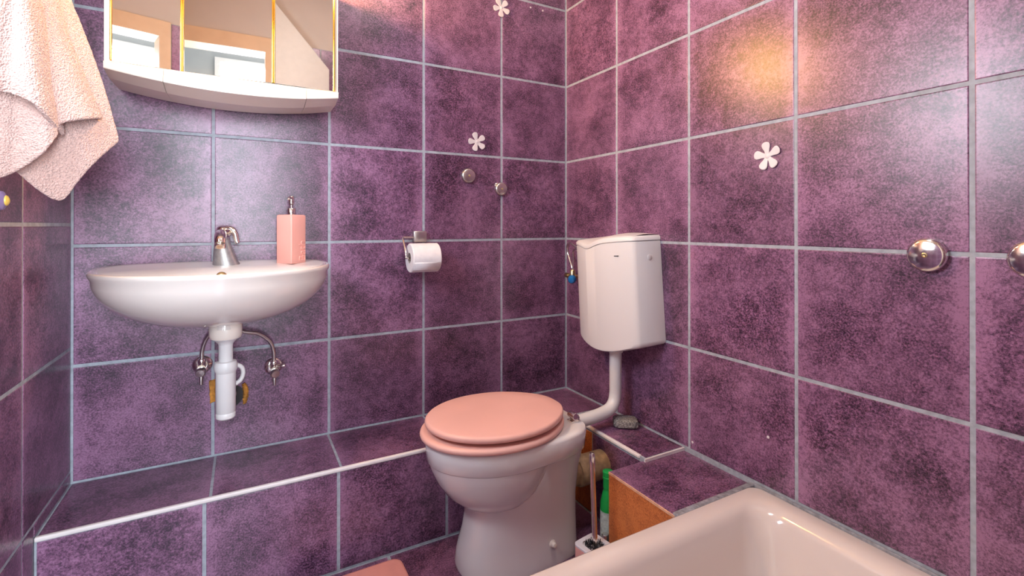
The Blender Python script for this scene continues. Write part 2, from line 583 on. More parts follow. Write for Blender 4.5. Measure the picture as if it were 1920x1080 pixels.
boxes('tile_edge', plain('raw_tile_edge', (0.72, 0.42, 0.27), 0.7, var=0.2, scale=60), [((BOX_X - .001, BOX_Y1 + .001, BOX_Z - .007), (BOX_X + .0015, BOX_Y0 - .001, BOX_Z - .0005))], ledge_box)
boxes('grout_line', 'white_trim', [((LEDGE_X, LEDGE_Y - .004, BOX_Z - .002), (-.001, LEDGE_Y, STEP_Z - .0015))], ledge_box)


# ------------------------------------------------------------------ toilet
def egg(xf, xb, hw, xc, nb=3.5, taper=0.2, n=48, z=0.0, yc=-0.44, nf=2.0):
    out = []
    for i in range(n):
        t = 2 * PI * i / n
        c, s = math.cos(t), math.sin(t)
        if c < 0:
            x = xc + (xc - xf) * math.copysign(abs(c) ** (2 / nf), c)
            y = hw * math.copysign(abs(s) ** (2 / nf), s)
        else:
            x = xc + (xb - xc) * abs(c) ** (2 / nb)
            y = hw * math.copysign(abs(s) ** (2 / nb), s) * (1 - taper * (abs(c) ** (2 / nb)) ** 2)
        out.append((x, yc + y, z))
    return out


toilet = thing('toilet', 'white ceramic floor-standing toilet with closed pink lid', 'toilet', (-0.5, -0.44, 0))


def under(o, root):
    o.parent = root
    o.matrix_parent_inverse = Matrix.Translation(-Vector(root.location)) if root.rotation_euler[:] == (0, 0, 0) else root.matrix_basis.inverted()
    return o


bm = bmesh.new()
# rim block
loft(bm, [egg(-.779, -.312, .168, -.56, 6, .2, z=.332), egg(-.784, -.308, .173, -.56, 6, .2, z=.337), egg(-.788, -.303, .176, -.56, 6, .2, z=.388),
          egg(-.784, -.306, .172, -.56, 6, .2, z=.395), egg(-.765, -.325, .155, -.56, 6, .2, z=.397)])
# bowl
loft(bm, [egg(-.60, -.54, .03, -.57, 2, 0, z=.180), egg(-.655, -.50, .075, -.575, 2, 0, z=.186), egg(-.695, -.465, .108, -.58, 2, 0, z=.203),
          egg(-.73, -.44, .136, -.58, 2, 0, z=.235), egg(-.757, -.42, .155, -.575, 2, 0, z=.275), egg(-.774, -.405, .166, -.57, 2, 0, z=.315),
          egg(-.779, -.40, .169, -.57, 2, 0, z=.334)])
# pedestal
loft(bm, [egg(-.692, -.322, .115, -.50, 7, .10, z=0.0, nf=2.6), egg(-.694, -.322, .115, -.50, 7, .10, z=.012, nf=2.6), egg(-.688, -.322, .110, -.50, 7, .10, z=.05, nf=2.6),
          egg(-.670, -.322, .104, -.50, 7, .08, z=.11, nf=2.6), egg(-.658, -.322, .101, -.50, 7, .06, z=.18, nf=2.6),
          egg(-.65, -.320, .108, -.50, 7, .0, z=.26, nf=2.6), egg(-.65, -.316, .122, -.50, 7, .0, z=.31, nf=2.6), egg(-.66, -.314, .132, -.50, 6, .0, z=.334, nf=2.6)])
under(obj('bowl', bm, 'ceramic', angle=55), toilet)


def slab(z0, z1, k, dx=0.0):
    r = (z1 - z0) / 2
    rings = []
    for i in range(7):
        a = -PI / 2 + PI * i / 6
        inset = r * (1 - math.cos(a)) + k
        rings.append(egg(-.80 + inset + dx, -.352 - inset * .4, .181 - inset, -.575, 2.7, .34, n=64, z=(z0 + z1) / 2 + r * math.sin(a)))
    return rings


def lid_rings():
    rs = slab(.4250, .4450, .002, .010)
    top = [(x, y, z) for x, y, z in rs[-1]]
    cx, cy = -.57, -.44
    for s, dz in ((.8, .002), (.5, .0035), (.2, .004)):
        rs.append([(cx + (x - cx) * s, cy + (y - cy) * s, z + dz) for x, y, z in top])
    return rs


bm = bmesh.new()
loft(bm, slab(.398, .4165, -.003))
under(obj('seat', bm, 'pink', angle=70), toilet)
bm = bmesh.new()
loft(bm, [[(x, y, z + (x + .372) * -.006) for x, y, z in r] for r in lid_rings()])
under(obj('lid', bm, 'pink', angle=70), toilet)
for yy in (-.365, -.515):
    bm = bmesh.new()
    box(bm, (-.352, yy - .013, .397), (-.320, yy + .013, .403))
    lathe(bm, [(.010, -.016), (.011, -.012), (.011, .012), (.010, .016)], (-.338, yy, .416), (0, 1, 0), 20)
    lathe(bm, [(.013, 0), (.014, .008), (.012, .013), (.004, .016)], (-.328, yy, .400), (0, 0, 1), 20)
    under(obj('hinge', bm, 'chrome', bevel=.001), toilet)
bm = bmesh.new()
lathe(bm, [(.011, 0), (.011, .004), (.008, .007), (.008, .013), (.006, .017), (.001, .018)], (-.435, -.545, .062), (0, -1, .1), 20)
under(obj('bolt_cap', bm, 'cream_plastic'), toilet)
bm = bmesh.new()
lathe(bm, [(.042, 0), (.042, .05), (.047, .052), (.049, .059), (.049, .085), (.046, .092), (.046, .165)], (-.335, -.455, .20), (1, 0, 0), 32)
under(obj('soil_pipe', bm, 'beige_rubber'), toilet)

# ------------------------------------------------------------------ cistern
TILT = math.radians(-4.2)
cist = thing('cistern', 'white plastic wall-hung cistern tilted on the wall above toilet', 'cistern', (0, -0.418, 0.610), (0, 0, 0))
HW = 0.163


def cist_plan(u, k=1.0):
    """depth of the bowed front at lateral position u"""
    return 0.116 + 0.036 * (1 - (u / HW) ** 2)


def cring(z_fn, inset=0.0, grow=0.0, n=28):
    """closed outline seen from above: back edge on the wall, bowed front; local x = -depth, y = -u"""
    pts = []
    hw = HW - inset + grow
    for i in range(n + 1):
        u = -hw + 2 * hw * i / n
        d = cist_plan(u * (HW / hw)) - inset + grow
        e = min(1, (hw - abs(u)) / .006)
        d -= .006 * (1 - math.sqrt(max(0, 1 - (1 - e) ** 2)))
        pts.append((-d, -u, z_fn(u, d)))
    for u in (hw, -hw):
        pts.append((-.001, -u, z_fn(u, 0)))
    return pts


def bottom(u, d):
    return -.032 * (1 - (u / HW) ** 2) * (d / .15) - .008


def wave(u, d):
    f = d / .15
    dip = -.017 * math.exp(-((u + .055) / .055) ** 2) * f
    arch = .016 * math.cos(PI * u / (2 * HW)) * (1 - f)
    return dip + arch - .0035 * f


bm = bmesh.new()
loft(bm, [cring(lambda u, d: bottom(u, d) - .0, .012), cring(lambda u, d: bottom(u, d) + .006, .002), cring(lambda u, d: bottom(u, d) + .016),
          cring(lambda u, d: .340 + wave(u, d)), cring(lambda u, d: .342 + wave(u, d), .003)])
body = obj('body', bm, 'plastic_white', cist, angle=50)
bm = bmesh.new()
rings = [cring(lambda u, d: .3425 + wave(u, d), .003), cring(lambda u, d: .344 + wave(u, d), 0, .001), cring(lambda u, d: .354 + wave(u, d), 0, .001),
         cring(lambda u, d: .360 + wave(u, d), .005)]
loft(bm, rings, cap1=False)
# top surface as a grid following the wave
n = 28
hw = HW - .005
grid = []
for r in range(7):
    row = []
    for i in range(n + 1):
        u = -hw + 2 * hw * i / n
        dm = cist_plan(u * (HW / hw)) - .005
        d = dm * (1 - r / 6) + .001 * r / 6
        row.append(bm.verts.new((-d, -u, .360 + wave(u, d) + .004 * math.sin(PI * r / 6))))
    grid.append(row)
for a, b in zip(grid, grid[1:]):
    for i in range(n):
        bm.faces.new((a[i], a[i + 1], b[i + 1], b[i]))
bmesh.ops.remove_doubles(bm, verts=bm.verts, dist=.0006)
obj('lid', bm, 'plastic_white', cist, angle=50)
bm = bmesh.new()
d = cist_plan(.095)
box(bm, (-d - .0025, -.104, .292), (-d + .004, -.086, .2945))
obj('logo_mark', bm, 'rubber', body, smooth=False)
bm = bmesh.new()
lathe(bm, [(.010, 0), (.010, .001), (.008, .0022), (.001, .0025)], (-.055, -HW, .285), (0, -1, 0), 20)
obj('side_plug', bm, 'plastic_white', body)
for o in list(cist.children):
    o.rotation_euler = (TILT, 0, 0)
# flush pipe, upright
bm = bmesh.new()
lathe(bm, [(.028, .024), (.032, -.010), (.032, -.022), (.026, -.034), (.026, -.040), (.021, -.042)], (-.080, 0, -.008), (0, 0, 1), 28)
fp = obj('pipe_collar', bm, 'plastic_white', cist)
bm = bmesh.new()
tube(bm, [(-.080, 0, -.02), (-.080, 0, -.10), (-.080, 0, -.175), (-.081, 0, -.200), (-.090, -.002, -.226), (-.110, -.004, -.245), (-.145, -.006, -.254), (-.20, -.010, -.258), (-.315, -.016, -.262)], .0215, 24, 6)
obj('flush_pipe', bm, 'plastic_white', cist)
# water inlet at the cistern's far side
bm = bmesh.new()
tube(bm, [(-.070, .170, .300), (-.070, .225, .308), (-.068, .262, .320), (-.062, .300, .330), (-.054, .330, .318), (-.050, .335, .290), (-.050, .318, .255), (-.050, .304, .228), (-.050, .302, .205)], .0055, 12, 8)
obj('inlet_hose', bm, 'chrome', cist)
bm = bmesh.new()
tube(bm, [(-.064, .170, .292), (-.062, .230, .300), (-.058, .268, .306), (-.053, .292, .296), (-.050, .296, .265), (-.050, .298, .235), (-.050, .298, .205)], .004, 10, 8)
obj('inlet_tube', bm, 'chrome', cist)
bm = bmesh.new()
lathe(bm, [(.009, .03), (.012, .026), (.012, -.012), (.008, -.016)], (-.050, .300, .190), (0, 0, 1), 18)
lathe(bm, [(.018, 0), (.018, .004), (.009, .007), (.009, .050)], (-.001, .300, .190), (-1, 0, 0), 18)
lathe(bm, [(.006, 0), (.006, .026), (.0105, .027), (.0105, .042), (.009, .044)], (-.050, .304, .192), (0, 1, .05), 16)
obj('inlet_valve', bm, 'brass', cist)
bm = bmesh.new()
lathe(bm, [(.006, 0), (.014, .004), (.0175, .012), (.0165, .024), (.011, .032), (.001, .034)], (-.054, .292, .186), (-.7, -.6, -.2), 20)
obj('valve_knob', bm, 'blue', cist)

# ------------------------------------------------------------------ washbasin
BX, BZ = -1.303, 0.894
basin = thing('washbasin', 'white oval ceramic washbasin hung on purple tiled wall', 'washbasin', (BX, 0, BZ))
NB = 72


def bplan(hw, yc, rf, rb, z, nb=3.2, n=NB):
    out = []
    for i in range(n):
        t = 2 * PI * i / n
        c, s = math.cos(t), math.sin(t)
        if s < 0:
            out.append((hw * c, yc + rf * s, z))
        else:
            out.append((hw * math.copysign(abs(c) ** (2 / nb), c), yc + rb * abs(s) ** (2 / nb), z))
    return out


bm = bmesh.new()
rings = []
for i in range(13):          # underside from the drain up to the rim
    ph = PI / 2 * (1 - i / 12)
    k = max(0.13, math.cos(ph) ** 0.82)
    z = -.020 - .137 * math.sin(ph)
    yc = -.115 - .055 * (1 - k)
    rings.append(bplan(.291 * k, yc, .287 * k, (.115 + .05 * (1 - k)) * min(1, k + .0), z, 2.0 + 1.2 * k))
rings += [bplan(.296, -.115, .291, .115, -.012), bplan(.2965, -.115, .292, .115, -.004), bplan(.292, -.115, .288, .113, 0.0),
          bplan(.278, -.117, .273, .105, -.0015), bplan(.268, -.160, .222, .060, -.006, 2.4), bplan(.260, -.197, .177, .040, -.012, 2.0),
          bplan(.249, -.212, .158, .042, -.030, 2.0), bplan(.225, -.215, .142, .050, -.062, 2.0), bplan(.17, -.215, .110, .055, -.092, 2.0),
          bplan(.09, -.21, .06, .04, -.108, 2.0), bplan(.024, -.20, .018, .018, -.112, 2.0)]
# the deck behind the bowl stays level for the tap
for r in rings[16:18]:
    for i, (x, y, z) in enumerate(r):
        if y > -.16:
            r[i] = (x, y, max(z, -.004))
for r in rings[13:18]:
    for i, (x, y, z) in enumerate(r):
        r[i] = (x, y, z + .009 * max(0.0, (y + .13) / .13))
loft(bm, rings)
obj('bowl', bm, 'basin_ceramic', basin, angle=80)
bm = bmesh.new()
lathe(bm, [(.007, .001), (.012, .004), (.014, .002), (.014, -.003)], (.004, -.168, -.026), (0, -1, .35), 24)
obj('overflow_ring', bm, 'brass', basin)
bm = bmesh.new()
lathe(bm, [(.020, -.004), (.022, .002), (.012, .003), (.001, .001)], (0, -.20, -.111), (0, 0, 1), 24)
obj('drain_plug', bm, 'chrome', basin)
bm = bmesh.new()
lathe(bm, [(.0235, 0), (.021, .03), (.015, .045), (.001, .05)], (.014, -.235, -.161), (0, 0, 1), 24)
obj('drain_boss', bm, 'basin_ceramic', basin)

# ------------------------------------------------------------------ faucet
fau = thing('faucet', 'small chrome mixer faucet with lever on washbasin', 'faucet', (-1.294, -.062, BZ - .001))


def ell(cx, cy, rx, ry, z, n=28):
    return [(cx + rx * math.cos(2 * PI * i / n), cy + ry * math.sin(2 * PI * i / n), z) for i in range(n)]


bm = bmesh.new()
loft(bm, [ell(.004, 0, .036, .029, 0), ell(.004, 0, .036, .029, .004), ell(.002, -.001, .033, .028, .012), ell(-.002, -.003, .028, .026, .035), ell(-.005, -.005, .0225, .024, .06), ell(-.007, -.008, .019, .022, .078),
          ell(-.007, -.008, .012, .014, .083)])
obj('body', bm, 'faucet_grey', fau)
bm = bmesh.new()
tube(bm, [(-.007, .004, .076), (-.008, -.014, .090), (-.009, -.040, .089), (-.010, -.062, .080), (-.010, -.072, .066)], lambda t: .0200 - .006 * t, 20, 8)
lathe(bm, [(.0135, 0), (.0145, .003), (.0145, .013), (.012, .015)], (-.010, -.0725, .054), (0, -.1, 1), 24)
obj('spout', bm, 'chrome', fau)
bm = bmesh.new()
lathe(bm, [(.019, 0), (.0225, .006), (.0225, .016), (.016, .024), (.002, .027)], (-.003, .000, .093), (.25, -.1, 1), 24)
tube(bm, [(.004, -.008, .110), (.018, -.014, .108), (.027, -.020, .095), (.031, -.024, .074), (.034, -.026, .066)], lambda t: .0095 - .003 * t, 14, 8)
obj('lever', bm, 'chrome', fau)

# ------------------------------------------------------------------ drain trap
trap = thing('drain_trap', 'white plastic tube trap hanging under the washbasin', 'drain trap', (-1.287, -.215, .46))
bm = bmesh.new()
lathe(bm, [(.030, 0), (.037, .002), (.040, .010), (.040, .044), (.036, .050), (.030, .052)], (0, 0, .243), (0, 0, 1), 36)
obj('collar', bm, 'cream_plastic', trap)
bm = bmesh.new()
lathe(bm, [(.0175, .04), (.0175, .225), (.019, .230), (.026, .238), (.033, .243), (.033, .246)], (0, 0, 0), (0, 0, 1), 32)
obj('tailpipe', bm, 'plastic_white', trap)
bm = bmesh.new()
lathe(bm, [(.021, .182), (.026, .180), (.0285, .172), (.0285, .160), (.026, .154), (.0245, .150)], (0, 0, 0), (0, 0, 1), 36)
obj('nut', bm, 'plastic_white', trap)
bm = bmesh.new()
lathe(bm, [(.019, .024), (.0235, .028), (.0240, .032), (.0240, .040), (.0234, .041), (.0234, .0425), (.0242, .0435), (.0245, .160)], (0, 0, 0), (0, 0, 1), 36)
obj('cup', bm, 'plastic_white', trap)
bm = bmesh.new()
tube(bm, [(.004, .010, .125), (.005, .04, .115), (.006, .08, .085), (.007, .14, .045), (.008, .23, .02)], .016, 20, 8)
obj('wall_pipe', bm, 'plastic_white', trap)
bm = bmesh.new()
tube(bm, [(.018, .022, .165), (.036, .024, .155), (.042, .026, .138), (.036, .024, .118), (.022, .020, .108)], .006, 12, 8)
obj('clip', bm, 'plastic_white', trap)
# broken out pipe hole in the wall with old foam
hx, hz = -1.277, .478
bm = bmesh.new()
ringp = []
for i in range(28):
    a = 2 * PI * i / 28
    r = .033 + .003 * math.sin(3 * a + 1)
    ringp.append((hx + r * math.cos(a), -.0008, hz + .036 * math.sin(a)))
loft(bm, [ringp, [(x, .0015, z) for x, y, z in ringp]])
obj('pipe_hole', bm, 'rubber', wall_back, smooth=False)


def foam(name, pts, rr):
    bm = bmesh.new()
    tube(bm, pts, rr, 10, 6)
    for v in bm.verts:
        v.co += Vector((random.uniform(-1, 1), random.uniform(-.6, .6), random.uniform(-1, 1))) * .0018
    return obj(name, bm, 'foam', wall_back)


foam('foam_rim', [(hx + .031 + .008 * math.sin(a), -.002, hz + .034 * math.cos(a)) for a in [0.1 + i * .5 for i in range(6)]], lambda t: .0045 + .003 * math.sin(PI * t))
bm = bmesh.new()
loft(bm, [[(-1.337, -.001, .535), (-1.318, -.001, .537), (-1.315, -.001, .472), (-1.334, -.001, .465)],
          [(-1.336, -.007, .533), (-1.319, -.006, .535), (-1.316, -.007, .474), (-1.333, -.006, .467)]])
bmesh.ops.subdivide_edges(bm, edges=bm.edges, cuts=4, use_grid_fill=True)
for v in bm.verts:
    v.co += Vector((random.uniform(-1, 1) * .0015, random.uniform(-1, .3) * .002, random.uniform(-1, 1) * .0015))
obj('foam_patch', bm, 'foam', wall_back)


# ------------------------------------------------------------------ angle valves
def angle_valve(loc, label, hose, turn):
    t = thing('angle_valve', label, 'valve', loc, group='water valves under the washbasin')
    bm = bmesh.new()
    lathe(bm, [(.0275, 0), (.0275, .003), (.024, .008), (.014, .011), (.011, .011)], (0, .0, 0), (0, -1, 0), 32)
    obj('escutcheon', bm, 'chrome', t)
    bm = bmesh.new()
    lathe(bm, [(.009, 0), (.009, .038), (.011, .040), (.011, .048)], (0, -.008, 0), (0, -1, 0), 20)
    lathe(bm, [(.0085, -.012), (.0095, -.010), (.0095, .010), (.011, .012), (.011, .022), (.008, .026)], (0, -.032, 0), (0, 0, 1), 20)
    obj('body', bm, 'chrome', t)
    bm = bmesh.new()
    a = Vector((math.sin(turn) * .4, -1, -.25))
    lathe(bm, [(.011, 0), (.0135, .003), (.0135, .016), (.011, .020), (.001, .021)], (0, -.050, -.006), a, 20)
    lathe(bm, [(.0052, 0), (.0052, .030), (.004, .033)], (0, -.056, -.014), (0, -.15, -1), 14)
    obj('knob', bm, 'brushed', t)
    if turn > 0:
        bm = bmesh.new()
        lathe(bm, [(.004, 0), (.005, .016), (.007, .024), (.005, .028)], (.006, -.034, .004), (1, -.3, .15), 14)
        obj('lever', bm, 'chrome', t)
    bm = bmesh.new()
    tube(bm, hose, .0058, 14, 8)
    obj('hose', bm, 'brushed', t)
    return t


angle_valve((-1.354, 0, .588), 'left chrome angle valve under washbasin, hose bending right', [(0, -.032, .022), (.001, -.033, .05), (.012, -.040, .085), (.035, -.052, .115), (.055, -.060, .15)], -.3)
angle_valve((-1.159, 0, .556), 'right chrome angle valve under washbasin, hose arching left', [(0, -.032, .022), (-.001, -.034, .055), (-.012, -.040, .088), (-.045, -.048, .118), (-.085, -.055, .130), (-.118, -.060, .15)], .4)

# ------------------------------------------------------------------ soap dispenser
sd = thing('soap_dispenser', 'pink square soap dispenser with chrome pump on washbasin edge', 'soap dispenser', (-1.112, -.073, BZ - .001), (0, 0, math.radians(41)))
bm = bmesh.new()
s = .0305


def rsq(s, z, r=.004, n=4):
    out = []
    for cx, cy, a0 in ((1, 1, 0), (-1, 1, 90), (-1, -1, 180), (1, -1, 270)):
        for k in range(n + 1):
            a = math.radians(a0 + 90 * k / n)
            out.append((cx * (s - r) + r * math.cos(a), cy * (s - r) + r * math.sin(a), z))
    return out


loft(bm, [rsq(s - .002, 0), rsq(s, .002), rsq(s, .149), rsq(s - .001, .152), rsq(s - .004, .1535)])
bot = obj('bottle', bm, 'pink_soap', sd, angle=50)
cu = D.curves.new('lettering', 'FONT')
cu.body = 'Bath'
cu.size = .037
cu.extrude = .0022
cu.resolution_u = 3
to = D.objects.new('lettering_src', cu)
C.objects.link(to)
dg = bpy.context.evaluated_depsgraph_get()
me = D.meshes.new_from_object(to.evaluated_get(dg))
D.objects.remove(to, do_unlink=True)
me.name = 'lettering'
me.materials.clear()
me.materials.append(M['pink_soap'])
lt = D.objects.new('lettering', me)
C.objects.link(lt)
lt.parent = bot
SD_FACE = 'px'


# face local -y (turned to the right of the picture): reading direction = local +z, letter tops point to local -x
lt.matrix_local = Matrix(((0, -1, 0, .0255), (0, 0, -1, -s - .0002), (1, 0, 0, .006), (0, 0, 0, 1)))
bm = bmesh.new()
lathe(bm, [(.0145, 0), (.0145, .002), (.013, .003), (.013, .019), (.0115, .021), (.001, .0215)], (0, 0, .153), (0, 0, 1), 24)
obj('pump_collar', bm, 'chrome', sd)
bm = bmesh.new()
lathe(bm, [(.0045, 0), (.0045, .012), (.0078, .013), (.0088, .018), (.0088, .036), (.007, .040), (.001, .041)], (0, 0, .172), (0, 0, 1), 20)
tube(bm, [(0, 0, .205), (-.010, -.006, .206), (-.022, -.012, .205), (-.026, -.014, .201)], lambda t: .0048 - .0015 * t, 12, 6)
obj('pump', bm, 'chrome', sd)

# ------------------------------------------------------------------ mirror cabinet
CX0, CX1, MZ0, MZ1, MY = -1.556, -0.985, 1.432, 1.800, -.165
cab = thing('mirror_cabinet', 'cream three-door mirror cabinet with gold trim and bowed drawer', 'cabinet', ((CX0 + CX1) / 2, 0, MZ0))
cxm, chw = (CX0 + CX1) / 2, (CX1 - CX0) / 2
LX = [CX0 + .012, -1.392, -1.168, CX1 - .010]
AL, AR = math.radians(8.5), math.radians(2.0)
yL = MY - (LX[1] - LX[0]) * math.tan(AL)      # outer edge of the left leaf stands forward
yR = MY + (LX[3] - LX[2]) * math.tan(AR)
bm = bmesh.new()
pl = [(CX0, -.004), (CX0, yL + .000), (LX[0], yL + .004), (LX[1], MY + .012), (LX[2], MY + .012), (LX[3], yR + .010), (CX1, yR - .002), (CX1, -.004)]
loft(bm, [[(x, y, MZ0 - .012) for x, y in pl], [(x, y, MZ1) for x, y in pl]])
under(obj('body', bm, 'cream_plastic', smooth=False, bevel=.002), cab)


def leaf(x0, y0, x1, y1, side):
    d = Vector((x1 - x0, y1 - y0, 0))
    ln = d.length
    d.normalize()
    nrm = Vector((d.y, -d.x, 0))
    mt = Matrix((d, Vector((0, 0, 1)), nrm)).transposed().to_4x4()
    mt.translation = Vector((x0, y0, MZ0))
    bm = bmesh.new()
    box(bm, (.001, .002, -.006), (ln - .001, MZ1 - MZ0 - .002, 0), mt)
    m = under(obj('mirror_door', bm, 'mirror', smooth=False), cab)
    for a, b in side:
        bm = bmesh.new()
        box(bm, (a if a >= 0 else ln + a, .001, -.004), (b if b > 0 else ln + b, MZ1 - MZ0 - .001, .005), mt)
        g = obj('gold_trim', bm, 'gold', smooth=False, bevel=.0015)
        g.parent = m
    return m


leaf(LX[0], yL, LX[1], MY, [(0, .005), (-.005, 0.0)])
leaf(LX[1], MY, LX[2], MY, [(0, .004), (-.0045, 0.0)])
leaf(LX[2], MY, LX[3], yR, [(0, .004), (-.005, 0.0)])


def fascia_section(x, grow=0.0):
    b = 1 - ((x - cxm) / chw) ** 2
    b = max(0.0, b)
    t = (x - CX0) / (CX1 - CX0)
    yb = (yL * (1 - t) + yR * t) - .004
    if x > LX[1]:
        yb = min(yb, MY - .004)
    fr = yb - .004 - .030 * b - grow
    return [(x, -.012, MZ0 - .003), (x, yb, MZ0 - .003), (x, yb - .006 - .004 * b - grow, MZ0 - .006),
            (x, fr, MZ0 - .020 - .030 * b), (x, fr + .001, MZ0 - .022 - .031 * b - grow), (x, fr + .060 + .010 * b, MZ0 - .032 - .036 * b - grow), (x, -.012, MZ0 - .032 - .030 * b)]


DXa, DXb = -1.430, -1.080


def fascia(name, xa, xb, grow, n=20, parent=None):
    bm = bmesh.new()
    loft(bm, [fascia_section(xa + (xb - xa) * i / n, grow) for i in range(n + 1)])
    return under(obj(name, bm, 'cream_plastic', angle=9), cab)


fascia('fascia', CX0 + .001, DXa - .0008, 0)
fascia('fascia', DXb + .0008, CX1 - .001, 0)
dr = fascia('drawer', DXa + .0008, DXb - .0008, .0008)
fascia('fascia_core', DXa - .002, DXb + .002, -.006)

# lamp standing on the cabinet
lamp = thing('cabinet_lamp', 'warm round lamp on top of mirror cabinet, reflected in tiles', 'lamp', (-1.165, -.205, MZ1 - .050))
bm = bmesh.new()
lathe(bm, [(.010, .0), (.022, .004), (.026, .010), (.026, .042)], (0, 0, 0), (0, 0, 1), 28)
lathe(bm, [(.035, 0), (.035, .006), (.010, .010)], (0, .12, .051), (0, 0, 1), 24)
tube(bm, [(0, .12, .058), (0, .10, .075), (0, .05, .072), (0, .024, .030), (0, .006, .012)], .006, 12, 6)
obj('base', bm, 'gold', lamp)
bm = bmesh.new()
lathe(bm, [(.001, 0), (.016, .002), (.030, .012), (.038, .028), (.038, .040), (.030, .056), (.016, .066), (.001, .068)], (0, 0, .038), (0, 0, 1), 32)
obj('globe', bm, 'bulb', lamp)

# lamp added under the ceiling purely as fill light, never in view
cl = thing('added_fill_lamp', 'added round frosted fill lamp above the middle of the room, out of picture', 'lamp', (-.62, -1.12, ZC))
bm = bmesh.new()
lathe(bm, [(.15, 0), (.155, .01), (.155, .025), (.14, .03)], (0, 0, 0), (0, 0, -1), 40)
obj('base', bm, 'plastic_white', cl)
bm = bmesh.new()
lathe(bm, [(.14, .03), (.135, .05), (.11, .075), (.06, .092), (.001, .097)], (0, 0, 0), (0, 0, -1), 40)
obj('dome', bm, 'dome', cl)

# ------------------------------------------------------------------ toilet roll and holder
hold = thing('toilet_roll_holder', 'steel toilet roll holder screwed on a grout crossing', 'toilet roll holder', (-.672, 0, .972))
bm = bmesh.new()
box(bm, (-.024, -.022, -.022), (.026, .0005, .020))
obj('mount', bm, 'brushed', hold, smooth=False, bevel=.003)
bm = bmesh.new()
tube(bm, [(-.01, -.016, -.004), (-.05, -.020, -.003), (-.066, -.024, -.005), (-.068, -.040, -.018), (-.068, -.066, -.055), (-.067, -.072, -.070), (-.058, -.074, -.075), (.045, -.074, -.075)], .0042, 12, 6)
obj('bar', bm, 'chrome', hold)
roll = thing('toilet_roll', 'white toilet paper roll hanging on the steel holder', 'toilet roll', (-.677, -.074, .897))
bm = bmesh.new()
prof = [(.019, -.052), (.049, -.052), (.052, -.049), (.052, .049), (.049, .052), (.019, .052)]
vr = lathe(bm, prof + [prof[0]], (0, 0, 0), (1, 0, 0), 48, False, False)
bmesh.ops.remove_doubles(bm, verts=bm.verts, dist=.0002)
obj('paper', bm, 'paper', roll)
bm = bmesh.new()
lathe(bm, [(.0188, -.0515), (.0188, .0515), (.0175, .0515), (.0175, -.0515), (.0188, -.0515)], (0, 0, 0), (1, 0, 0), 40, False, False)
obj('core', bm, 'card', roll)
bm = bmesh.new()
vr = []
for i in range(9):
    a = math.radians(250 + i * 7)
    vr.append((.0528 + .0004, a))
loft(bm, [[(x, .0528 * math.cos(a) * -1 * 1.0, .0528 * math.sin(a) * -1) for x, a in [(-.048, math.radians(15 + k * 6)), (.048, math.radians(15 + k * 6))]] for k in range(8)], False, False, closed=False)
o = obj('loose_sheet', bm, 'paper', roll)
sm = o.modifiers.new('solid', 'SOLIDIFY')
sm.thickness = .0008


# ------------------------------------------------------------------ wall caps and flowers
def wall_cap(loc, axis, r, label, brown):
    t = thing('pipe_cover', label, 'pipe cover', loc, group='round chrome pipe caps on the tiles')
    bm = bmesh.new()
    lathe(bm, [(r * .96, 0), (r, r * .10), (r, r * .34), (r * .93, r * .48), (r * .80, r * .54), (r * .14, r * .58)], (0, 0, 0), axis, 48)
    obj('cap', bm, brown, t, angle=50)
    bm = bmesh.new()
    lathe(bm, [(r * .16, r * .56), (r * .15, r * .62), (r * .10, r * .64), (r * .03, r * .60)], (0, 0, 0), axis, 20)
    obj('screw', bm, 'brass', t)
    return t


wall_cap((-.471, 0, 1.208), (0, -1, 0), .029, 'upper left small chrome cap above toilet roll holder', 'brushed')
c2 = wall_cap((-.3265, -.001, 1.161), (0, -1, 0), .027, 'lower right small chrome cap on the vertical grout line', 'brushed')
bm = bmesh.new()
lathe(bm, [(.012, 0), (.012, .004), (.008, .007)], (-.016, 0, .014), (0, -1, 0), 16)
obj('washer', bm, 'chrome', c2)
wall_cap((0, -1.298, .951), (-1, 0, 0), .0345, 'large chrome cap on right wall, whole in the picture', 'chrome')
wall_cap((0, -1.453, .951), (-1, 0, 0), .0345, 'large chrome cap on right wall, cut by picture edge', 'chrome')


def flower(loc, u, n, r, rot, label, uneven=None):
    t = thing('wall_flower', label, 'wall flower', loc, group='white five-petal flowers stuck on the tiles')
    u, n = Vector(u), Vector(n)
    v = Vector((0, 0, 1))
    for k in range(5):
        a = rot + 2 * PI * k / 5 + (uneven[k] if uneven else 0)
        bm = bmesh.new()
        prof = [(0.0, .16), (.2, .15), (.42, .20), (.62, .285), (.80, .31), (.92, .25), (.985, .13), (1.0, .02)]
        d, p = Vector((math.cos(a), math.sin(a))), Vector((-math.sin(a), math.cos(a)))
        pts = [(s, w) for s, w in prof] + [(s, -w) for s, w in reversed(prof)]
        rings = []
        for h, sh in ((.0006, 1.0), (.0022, 1.0), (.0032, .88)):
            ring = []
            for s, w in pts:
                ss, ww = .55 + (s - .55) * sh, w * sh
                q = d * (ss * r) + p * (ww * r)
                ring.append(u * q.x + v * q.y + n * (h + .0028 * s * s))
            rings.append(ring)
        loft(bm, rings)
        obj('petal', bm, 'petal', t, angle=30)
    bm = bmesh.new()
    lathe(bm, [(r * .2, .0005), (r * .2, .003), (r * .12, .005), (.0005, .0055)], (0, 0, 0), n, 16)
    obj('centre', bm, 'petal', t)


